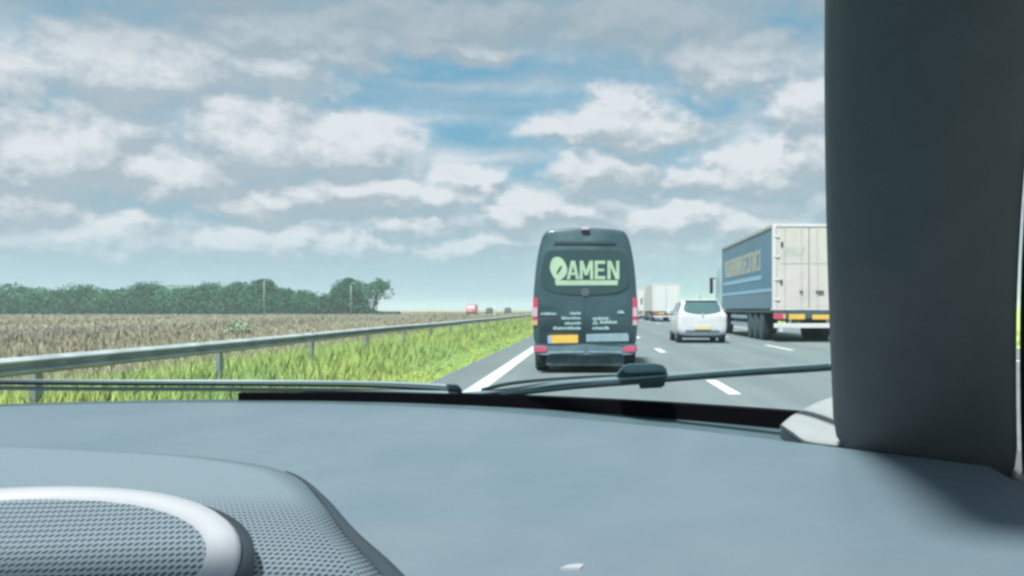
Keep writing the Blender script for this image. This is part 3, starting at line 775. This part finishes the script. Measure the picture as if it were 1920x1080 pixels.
# red panel van on the opposite road
rv = thing('red_van', 'faded red van with a pale windscreen far off on the opposite road', 'van', (far(882, 205), 205, 0))
def rring(y, w, z0, z1, k=.9): return [(x, y, z) for x, z in half([(0, z0), (w * .95, z0), (w, z0 + .15), (w, z0 + (z1 - z0) * .55), (w * k, z1 - .08), (w * k * .9, z1), (0, z1 + .03)])]
MB().loft([rring(0, .78, .45, .85), rring(.35, .93, .3, 1.05), rring(.9, .97, .3, 1.25), rring(1.5, 1.0, .3, 2.05), rring(2.2, 1.0, .3, 2.2), rring(5.0, 1.0, .3, 2.2), rring(5.1, .95, .4, 2.1)]).build('body', M['carred'], rv, smooth=True)
MB().loft([[(-.80, .82, 1.27), (.80, .82, 1.27), (.74, 1.42, 2.0), (-.74, 1.42, 2.0)], [(-.80, .88, 1.25), (.80, .88, 1.25), (.74, 1.48, 1.98), (-.74, 1.48, 1.98)]]).build('windscreen', M['lens'], rv)
for s in (-1, 1):
    MB().box(min(s * .5, s * .85), max(s * .5, s * .85), .15, .35, .72, .92).build('headlight', M['lens'], rv, bevel=.03)
    for y in (.9, 4.0): MB().wheel(min(s * .76, s * .98), max(s * .76, s * .98), y, .33, .33).build('wheel', M['tyre'], rv)

# ------------------------------------------------------------------ trucks
def truck(label, loc, side, door, near, rz=0.0, group=None, cabm='cab', edge='twhite'):
    """articulated truck: tail of the trailer at local y = 0, half width 1.28, driving towards +Y"""
    t = thing('articulated_truck', label, 'truck', loc, rz, group)
    Lh = 13.3; z0, z1 = 1.17, 4.12; W = 1.28
    MB().box(-W + .03, W - .03, .06, Lh, z0, z1 - .03).build('trailer_body', side, t, bevel=.02)
    # rear frame and doors
    fr = MB().box(-W, -W + .14, -.04, .12, z0 - .05, z1).box(W - .14, W, -.04, .12, z0 - .05, z1).box(-W + .14, W - .14, -.04, .12, z1 - .10, z1).box(-W + .14, W - .14, -.04, .12, z0 - .05, z0 + .03)
    fr.build('rear_frame', M[edge], t, bevel=.012)
    for s in (-1, 1):
        a, c = sorted((s * .012, s * (W - .15)))
        d = MB().box(a, c, -.02, .05, z0 + .04, z1 - .11).build('rear_door', door, t, bevel=.01)
        if near:
            for k in (.28, .86):
                x = s * k; MB().tube([(x, -.045, z0 + .0), (x, -.045, z1 - .06)], .016, 8).build('lock_rod', M['tdoor'], d)
            for zz in (1.45, 2.15, 2.95, 3.65):
                a, c = sorted((s * (W - .05), s * (W - .26))); MB().box(a, c, -.056, -.02, zz, zz + .06).build('hinge', M['tdoor'], d, bevel=.01)
            x = s * .28
            MB().box(x - .05, x + .22 * s if s > 0 else x + .05, -.07, -.03, 1.72, 1.80).build('handle', M['chassis'], d)
    if near:
        lf_ = MB()
        for x, zz in ((-.98, 2.02), (-.96, 3.34)): lf_.box(x - .03, x + .05, -.05, -.02, zz, zz + .16)
        lf_.build('door_catch', M['chassis'], t)
        MB().box(-1.0, -.05, -.028, -.021, 2.735, 2.775).box(.05, 1.0, -.028, -.021, 2.735, 2.775).build('door_rib', M['tgrey'], t)
        # soft lettering on the doors and on the curtain, unreadable in the photo
        rnd = random.Random(12); bb = MB(); x = -.92
        while x < -.18:
            w = .05 + .05 * rnd.random(); hh = .30 + .04 * rnd.random()
            bb.box(x, x + .035, -.026, -.021, 3.02, 3.02 + hh)
            if rnd.random() < .75: bb.box(x, x + w + .04, -.0265, -.021, 3.02 + hh * rnd.choice((0, .45, .85)), 3.02 + hh * rnd.choice((0, .45, .85)) + .05)
            x += w + .085
        bb.build('door_lettering', M['tletter'], t)
        bb = MB(); y = 2.6; kk = 0
        while y < 12.2:
            w = .62 + .22 * rnd.random(); zb_ = 2.60; hh = .80; bw = .25
            bb.box(-W + .018, -W + .028, y, y + bw, zb_, zb_ + hh)
            if rnd.random() < .7: bb.box(-W + .018, -W + .028, y + w - bw, y + w, zb_, zb_ + hh)
            for f in ((0, .78), (.40,), (.78,), (0, .78), (.40, .78))[kk % 5]: bb.box(-W + .0165, -W + .028, y + .02, y + w - .02, zb_ + hh * f, zb_ + hh * f + .17)
            y += w + .10; kk += 1
        bb.build('curtain_lettering', M['cream'], t)
        MB().box(-W + .02, -W + .028, 2.4, 12.6, 2.26, 2.42).build('curtain_stripe', M['cstripe'], t)
        MB().box(-W + .02, -W + .028, .2, 13.2, 1.78, 1.90).build('curtain_band', M['cstripe'], t)
        MB().box(-W + .0, -W + .05, .12, 13.28, z1 - .10, z1 + .0).build('roof_rail', M['tgrey'], t)
    MB().box(-W + .02, W - .02, .13, Lh, z0 - .14, z0 - .055).build('side_rail', M['chassis'], t)
    MB().box(-.55, .55, .3, Lh + 1.5, .72, z0 - .145).build('chassis', M['chassis'], t)
    # tail board with lamps, plate and underrun bar
    tb = MB().box(-W + .02, W - .02, -.06, .04, .82, z0 - .065).build('tail_board', M['chassis'], t, bevel=.01)
    for s in (-1, 1):
        a, c = sorted((s * (W - .04), s * (W - .46)))
        lp = MB().box(a, c, -.09, -.062, .80, 1.0).build('tail_lamp', M['red'], tb, bevel=.015)
        a, c = sorted((s * (W - .36), s * (W - .45))); MB().box(a, c, -.096, -.0905, .82, .98).build('lens', M['amber'], lp)
    MB().box(-.72, -.16, -.085, -.062, .80, .98).build('number_plate', M['plate'], tb, bevel=.004)
    MB().box(.10, .72, -.085, -.062, .80, .96).build('marker_board', M['plate'], tb, bevel=.004)
    ub = MB().box(-W + .06, W - .06, -.04, .10, .50, .66).box(-W + .24, -W + .36, -.03, .06, .36, .50).box(-.7, -.6, .0, .09, .66, .82).box(.6, .7, .0, .09, .66, .82)
    ub.build('underrun_bar', M['farwhite'], t, bevel=.012)
    # wheels, mudguards and side guard
    for y in (2.5, 3.8, 5.1):
        for s in (-1, 1):
            a, c = sorted((s * (W - .03), s * (W - .40)))
            w_ = MB().wheel(a, c, y, .52, .52, 26).build('wheel', M['tyre'], t)
            a, c = sorted((s * (W - .14), s * (W - .028))); MB().disc(a, c, y, .52, .28).build('rim', M['rim'] if not near else M['chassis'], w_)
    for s in (-1, 1):
        a, c = sorted((s * (W - .02), s * (W - .42))); MB().box(a, c, 1.82, 1.84, .28, .98).build('mud_flap', M['black'], t)
        a, c = sorted((s * (W - .03), s * (W - .07)))
        sg = MB().box(a, c, 5.9, 10.2, .48, .62).box(a, c, 5.9, 10.2, .78, .92)
        for y in (6.1, 7.5, 9.0, 10.0): sg.box(a, c - .0, y, y + .08, .4, 1.02) if False else None
        sg.build('side_guard', M['vlip'], t)
    # tractor
    y0 = Lh + .45
    def cr(y, w, za, zb_): return [(x, y, z) for x, z in half([(0, za), (w * .96, za), (w, za + .12), (w, zb_ - .5), (w * .96, zb_ - .15), (w * .85, zb_), (0, zb_ + .05)])]
    cabo = MB().loft([cr(y0, 1.2, .95, 3.7), cr(y0 + .5, 1.24, .60, 3.72), cr(y0 + 1.4, 1.24, .45, 3.55), cr(y0 + 2.0, 1.22, .42, 3.1), cr(y0 + 2.25, 1.16, .42, 2.5), cr(y0 + 2.35, 1.1, .45, 1.5)]).build('cab', M[cabm], t, smooth=False, bevel=.03)
    for s in (-1, 1):
        MB().loft([[(s * 1.243, y0 + 1.15, 1.75), (s * 1.243, y0 + 1.98, 1.75), (s * 1.235, y0 + 1.85, 2.55), (s * 1.243, y0 + 1.15, 2.6)], [(s * 1.25, y0 + 1.15, 1.75), (s * 1.25, y0 + 1.98, 1.75), (s * 1.245, y0 + 1.85, 2.55), (s * 1.25, y0 + 1.15, 2.6)]]).build('side_window', M['cglass'], cabo)
        a, c = sorted((s * 1.38, s * 1.54))
        mr = MB().box(a, c, y0 + 1.9, y0 + 2.06, 1.95, 2.75).build('door_mirror', M['black'], t, bevel=.03)
        MB().tube([(s * 1.22, y0 + 1.95, 2.72), (s * 1.5, y0 + 1.98, 2.74)], .03, 6).build('mirror_arm', M['black'], mr)
        for y in (y0 - 1.2, y0 + 1.35):
            a, c = sorted((s * 1.22, s * .86))
            w_ = MB().wheel(a, c, y, .52, .52, 26).build('wheel', M['tyre'], t)
            a, c = sorted((s * 1.16, s * 1.225)); MB().disc(a, c, y, .52, .28).build('rim', M['chassis'], w_)
    return t
TX = 7.66
truck('blue sided articulated truck with pale rear doors in the right lane beside the white car', (TX, 34.4, 0), M['curtain'], M['tdoor'], True)
tr2 = truck('cream trailer truck just ahead of the white hatchback in the distant queue', (TX - .5, 92, 0), M['farcream'], M['farwhite'], False, group='trucks queueing in the right lane', cabm='farwhite', edge='farwhite')
tr2.scale.z = .86
tr3 = copy_tree(tr2); tr3.location = (TX - .9, 115, 0); tr3['label'] = 'distant truck of the queue between the cream truck and the one beside the van'
tr4 = copy_tree(tr2); tr4.location = (TX - 1.2, 139, 0); tr4['label'] = 'farthest truck of the queue showing just right of the van'
for o in tr3.children:
    if o.name.startswith('trailer_body'):
        o.data = o.data.copy(); o.data.materials[0] = M['farwhite']

# ------------------------------------------------------------------ the car the picture is taken from
own = thing('own_car', 'interior of the car one sits in: grey dashboard, wipers and windscreen at the bottom', 'car', (0, 0, 0))
def yf(x): return 1.30 - .75 * (x + .45) ** 2
ZF = CAMH - .117
def lipw(x):
    tab = [(-1.2, .03), (-.46, .03), (-.155, .045), (0, .076), (.09, .086), (.18, .105), (.32, .12)]
    for (a, wa), (c, wc) in zip(tab, tab[1:]):
        if x <= c: return wa + (wc - wa) * max(0, (x - a)) / (c - a)
    return .12
def dash_z(x, y):
    s = max(0.0, yf(x) - lipw(x) - y)
    crown = .010 * (1 - min(1, s / .02)) ** 2
    return ZF - crown - .06 * s - .05 * s * s
NX = 90
xs = [-1.30 + 1.60 * i / NX for i in range(NX + 1)]
b = MB(); rows = []
for x in xs:
    yp = yf(x) - lipw(x); col = [(x, yp, dash_z(x, yp) - .03)]
    NS = 46
    for k in range(NS + 1):
        y = yp - (yp - .40) * (k / NS) ** 1.25; col.append((x, y, dash_z(x, y)))
    zl = col[-1][2]
    for a in range(1, 7):
        t_ = R(15 * a); col.append((x, .40 - .05 * math.sin(t_), zl - .05 * (1 - math.cos(t_))))
    col.append((x, .35, .75)); rows.append(col)
b.loft(rows, cap=False, closed=False)
dash = b.build('dashboard', M['dash'], own, smooth=True)
# darker vent strip between pad and glass
b = MB(); rows = []
for x in xs:
    yp = yf(x) - lipw(x)
    rows.append([(x, yp - .02, ZF - .030), (x, yp + .001, ZF - .009), (x, yf(x) - .004, ZF - .003), (x, yf(x) + .05, ZF - .006)])
b.loft(rows, cap=False, closed=False); b.build('vent_strip', M['lip'], dash, smooth=True)
# raised speaker cover and its dark joint
BP = smooth_path([(-.62, .985), (-.42, .955), (-.32, .915), (-.262, .87), (-.214, .79), (-.170, .70), (-.127, .62), (-.085, .53), (-.05, .43)], 6)
def bx(y):
    for (xa, ya), (xb, yb) in zip(BP, BP[1:]):
        if yb <= y <= ya: return xa + (xb - xa) * (ya - y) / max(1e-6, ya - yb)
    return BP[0][0] if y > BP[0][1] else BP[-1][0]
b = MB(); rows = []
for i in range(61):
    y = .975 - .555 * i / 60; xe = bx(y) - .004; row = []
    sq = max(0, min(1, (.93 - y) / .42)); sq = sq * sq * (3 - 2 * sq); hgt_ = .016 * sq
    for k in range(41):
        u = k / 40; x = xe - u * (1.25 + xe) ** 1.0
        rise = hgt_ * (1 - math.exp(-(xe - x) / .010)) + .020 * sq * (1 - math.exp(-(xe - x) / .12))
        row.append((x, y, dash_z(x, y) + .0012 + rise))
    rows.append([(xe + .001, y, dash_z(xe, y) - .01)] + row)
b.loft(rows, cap=False, closed=False); b.build('speaker_cover', M['mesh'], dash, smooth=True)
gp = [(x, y) for x, y in BP if y < .885]
MB().tube([(x, y, dash_z(x, y) + .0005) for x, y in gp], [.0006 + .0072 * min(1, (i / (len(gp) - 1)) * 1.5) for i in range(len(gp))], 8, .6).build('cover_joint', M['groove'], dash, smooth=True)
# round bezel at the left of the cover
cx, cy, RR = -.376, .495, .19
def up(x, y): return dash_z(x, y) + .0385
b = MB(); n = 72
def circ(r, dz): return [(cx + r * math.cos(6.28319 * k / n), cy + r * math.sin(6.28319 * k / n), up(cx + r * math.cos(6.28319 * k / n), cy + r * math.sin(6.28319 * k / n)) + dz) for k in range(n)]
b.loft([circ(RR, -.035), circ(RR, .004), circ(RR - .004, .008), circ(RR - .015, .008), circ(RR - .018, .005), circ(RR - .020, .0)], cap=False)
bz = b.build('round_bezel', M['silver'], dash, smooth=True)
MB().loft([circ(RR + .007, -.03), circ(RR + .007, .0015), circ(RR - .001, .0015)], cap=False).build('bezel_joint', M['groove'], bz, smooth=True)
b = MB().loft([circ(RR - .0185, .0035), circ(.02, .006), circ(.001, .006)], cap=False)
b.build('bezel_grille', M['mesh'], bz, smooth=True)
bxm, bym = -.0075, .598
MB().add([(bxm - .010, bym, dash_z(bxm, bym) + .0008), (bxm + .002, bym - .002, dash_z(bxm, bym) + .0012), (bxm + .005, bym + .010, dash_z(bxm, bym) + .0012), (bxm - .005, bym + .008, dash_z(bxm, bym) + .0008),
          (bxm - .010, bym, dash_z(bxm, bym) - .003), (bxm + .002, bym - .002, dash_z(bxm, bym) - .003), (bxm + .005, bym + .010, dash_z(bxm, bym) - .003), (bxm - .005, bym + .008, dash_z(bxm, bym) - .003)],
         [(0, 1, 2, 3), (4, 5, 6, 7), (0, 1, 5, 4), (1, 2, 6, 5), (2, 3, 7, 6), (3, 0, 4, 7)]).build('pale_fleck', M['silver'], dash)
# windscreen pane: curved, raked; black band along its foot
SL = 1.78
def gl(x, z): return yf(x) + .012 - SL * (z - ZF)
b = MB(); rows = []
for i in range(41):
    u = i / 40
    row = []
    for k in range(21):
        z = ZF - .01 + .50 * k / 20; w = 1 - .16 * k / 20; x = -.45 + (-.72 + 1.44 * u) * w
        row.append((x, gl(x, z) + .06 * (k / 20) ** 2, z))
    rows.append(row)
b.loft(rows, cap=False, closed=False); ws = b.build('windscreen', M['pane'], own, smooth=True)
b = MB(); rows = []
for i in range(81):
    u = i / 80; x = -.462 + .675 * u
    h_ = .0068 + .009 * max(0, (u - .12) / .88) ** .8
    top = ZF + h_
    rows.append([(x, yf(x) - .001, ZF - .004), (x, yf(x) - .001 - h_ * .4, top), (x, yf(x) + .012, top + .0004), (x, yf(x) + .04, ZF - .004)])
b.loft(rows); b.build('black_band', M['frit'], ws)
# wipers outside the glass, laid on it: points by the line of sight, distance from the glass
def onglass(px, py, off):
    tx, tz = (px - VX) / F, (VY - py) / F; y = 1.1
    for _ in range(30): y = .5 * y + .5 * (gl(tx * y, CAMH + tz * y) + off)
    return (tx * y, y, CAMH + tz * y)
def bar(pts, off, rad, name, m, par, squash=1.0, sub=5):
    pp = smooth_path(pts, sub); rr = rad if not isinstance(rad, list) else [rad[0] + (rad[1] - rad[0]) * i / (len(pp) - 1) for i in range(len(pp))]
    return MB().tube([onglass(x, y, off) for x, y in pp], rr, 8, squash).build(name, m, par, smooth=True)
wr = bar([(858, 741), (955, 731.5), (1056, 718), (1175, 710), (1300, 702), (1420, 694), (1523, 688), (1560, 685)], .022, .0030, 'wiper', M['wiperg'], own)
bar([(940, 739), (984, 735), (1080, 724.5), (1199, 715), (1320, 705), (1420, 697.5), (1523, 691), (1560, 688)], .014, .0033, 'rubber_blade', M['wiper'], wr)
bar([(905, 731), (940, 722), (980, 716), (1040, 710.5), (1100, 706.5), (1160, 703.5)], .030, [.0026, .0012], 'spring_arm', M['wiper'], wr)
# clip where the arm holds the blade
def slab(pxs, off0, off1, name, m, par, bev=.002):
    return MB().loft([[onglass(x, y, off0) for x, y in pxs], [onglass(x, y, off1) for x, y in pxs]]).build(name, m, par, bevel=bev, seg=2)
slab([(1150, 708), (1158, 698), (1168, 686), (1180, 682.5), (1228, 681), (1243, 684), (1250, 692), (1252, 706), (1236, 709), (1190, 712)], .026, .055, 'arm_clip', M['wiperg'], wr, .002)
slab([(1158, 706), (1164, 696), (1172, 703), (1240, 700), (1251, 704), (1251, 712), (1200, 713)], .021, .0255, 'clip_shadow_gap', M['wiper'], wr, .0005)
slab([(1197, 718), (1246, 714), (1247, 722), (1240, 727), (1200, 729)], .010, .018, 'blade_clip', M['wiper'], wr, .001)
wl = bar([(-60, 716), (150, 718), (413, 719.5), (600, 721), (700, 723), (800, 728), (862, 733)], .022, .0032, 'wiper', M['wiper'], own)
bar([(-60, 713), (150, 714.5), (413, 715), (600, 716), (720, 718), (800, 721.5), (850, 725)], .030, [.0018, .0024], 'spring_arm', M['wiperg'], wl)
bar([(-60, 727), (150, 729), (413, 730), (600, 731.5), (700, 732.5), (800, 735.5), (860, 738)], .012, .0026, 'rubber_blade', M['wiperg'], wl)
slab([(836, 720), (858, 721), (866, 729), (866, 737), (840, 735)], .020, .034, 'end_cap', M['wiperg'], wl, .001)
# cowl and bonnet outside, below the line of sight
b = MB(); rows = []
for i in range(25):
    x = -1.22 + 1.54 * i / 24; e = abs((x + .45) / .78)
    rows.append([(x, yf(x) + .055, ZF - .05), (x, yf(x) + .16, ZF - .07), (x, 1.55, ZF - .10 - .03 * e ** 4), (x, 1.9, ZF - .17 - .04 * e ** 4), (x, 2.15 - .2 * e ** 3, ZF - .27), (x, 2.25 - .25 * e ** 3, ZF - .50)])
b.loft(rows, cap=False, closed=False).build('bonnet', M['own'], own, smooth=True)
# windscreen pillars: lined, raked up to the roof; door frame and seal behind them
def pillar(foot, top, s):
    rings = []; seal = []; sec = [(-.050, .030), (-.056, .012), (-.050, -.012), (-.030, -.030), (.010, -.042), (.052, -.046), (.066, -.034), (.064, .0), (.050, .034), (0, .045)]
    for k in range(17):
        t_ = k / 16
        c = Vector(foot).lerp(Vector(top), t_) + Vector((0, .05 * math.sin(math.pi * t_), .035 * math.sin(math.pi * t_)))
        w = 1.0 + .25 * (1 - t_) ** 2
        rings.append([c + Vector((s * a * w, d_ * .9, d_ * .55)) for a, d_ in sec])
        seal.append(c + Vector((s * .074 * w, -.030, -.018)))
    o = MB().loft(rings).build('pillar', M['lining'], own, smooth=True, subd=1)
    MB().tube(seal, .010, 8).build('door_seal', M['black'], o, smooth=True)
    fr = [p + Vector((s * .036, .012, .006)) for p in seal]
    sm_ = [Vector(foot).lerp(Vector(top), k / 16) + Vector((s * .018, .05 * math.sin(math.pi * k / 16) - .0405, .035 * math.sin(math.pi * k / 16) - .0235)) for k in range(2, 17)]
    MB().tube(fr, .026, 10).build('door_frame', M['dark'], own, smooth=True)
    return o
pillar((.285, .865, ZF - .02), (.150, .36, CAMH + .37), 1)
pillar((-1.185, .865, ZF - .02), (-1.05, .36, CAMH + .37), -1)
ft = smooth_path([(1463, 797), (1482, 781), (1503, 769), (1526, 757), (1556, 745), (1585, 738), (1606, 748), (1612, 790), (1606, 832), (1580, 838), (1545, 835), (1506, 828), (1484, 813), (1463, 797)], 3)[:-1]
def atY(px, py, Y): return ((px - VX) / F * Y, Y, CAMH + (VY - py) / F * Y)
def fring(off, k):
    o_ = []
    for px, py in ft:
        qx, qy = 1550 + (px - 1550) * k, 790 + (py - 790) * k
        o_.append(Vector(atY(qx, qy, .955 - .070 * (qy - 757) / 71 + off)))
    return o_
MB().loft([[p - Vector((0, 0, .012)) for p in fring(.008, 1.0)], fring(.0, 1.0), fring(-.004, .985), fring(-.007, .93), fring(-.010, .7), fring(-.012, .4), fring(-.012, .06)]).build('pillar_foot', M['trim'], own, smooth=True)
MB().tube([atY(1464, 798.5, .911), atY(1484, 814, .896), atY(1507, 829.5, .880), atY(1550, 837, .872)], [.0012, .0022, .0018, .001], 6).build('foot_joint', M['groove'], own)
# roof with headliner, doors with window sills, rear wall: the cabin that shades the dashboard
b = MB(); rows = []
for i in range(17):
    x = -1.10 + 1.30 * i / 16; e = (x + .45) / .65; cz = -.05 * e ** 4
    rows.append([(x, .30 - .10 * e * e, CAMH + .385 + cz), (x, .06, CAMH + .425 + cz), (x, -.8, CAMH + .44 + cz), (x, -2.3, CAMH + .36 + cz), (x, -2.3, CAMH + .33 + cz), (x, -.8, CAMH + .40 + cz), (x, .06, CAMH + .385 + cz), (x, .26 - .10 * e * e, CAMH + .365 + cz)])
b.loft(rows).build('roof', M['liner'], own, smooth=True)
for s, x in ((1, .33), (-1, -1.23)):
    d_ = MB().loft([[(x + s * o_, y, z) for y, z in ((.95, .45), (.95, 1.02), (.6, 1.0), (-1.6, 1.02), (-1.6, .45))] for o_ in (0, .09)]).build('door', M['dark'], own, bevel=.02)
    MB().box(min(x + s * .12, x + s * .30), max(x + s * .12, x + s * .30), .62, .70, 1.0, 1.13).build('door_mirror', M['own'], own, bevel=.03)
    MB().box(min(x - s * .03, x + s * .05), max(x - s * .03, x + s * .05), -.45, -.30, .9, CAMH + .37).build('door_pillar', M['dark'], own, bevel=.02)
MB().box(-1.2, .3, -2.32, -2.24, .4, 1.12).build('rear_wall', M['dark'], own, bevel=.02)
MB().box(-1.2, .3, -2.2, 1.0, .30, .36).build('floor_pan', M['dark'], own)

# ------------------------------------------------------------------ haze
hz = bpy.data.materials.new('haze'); hz.use_nodes = True
t = hz.node_tree; t.nodes.clear()
pv = t.nodes.new('ShaderNodeVolumePrincipled'); pv.inputs['Color'].default_value = (.84, .97, 1.0, 1); pv.inputs['Density'].default_value = .0006
pv.inputs['Anisotropy'].default_value = .2
o = t.nodes.new('ShaderNodeOutputMaterial'); t.links.new(pv.outputs[0], o.inputs['Volume'])
tag(MB().box(-1150, 1150, -70, 2450, -1.2, 13.5).build('haze', hz), kind='stuff')
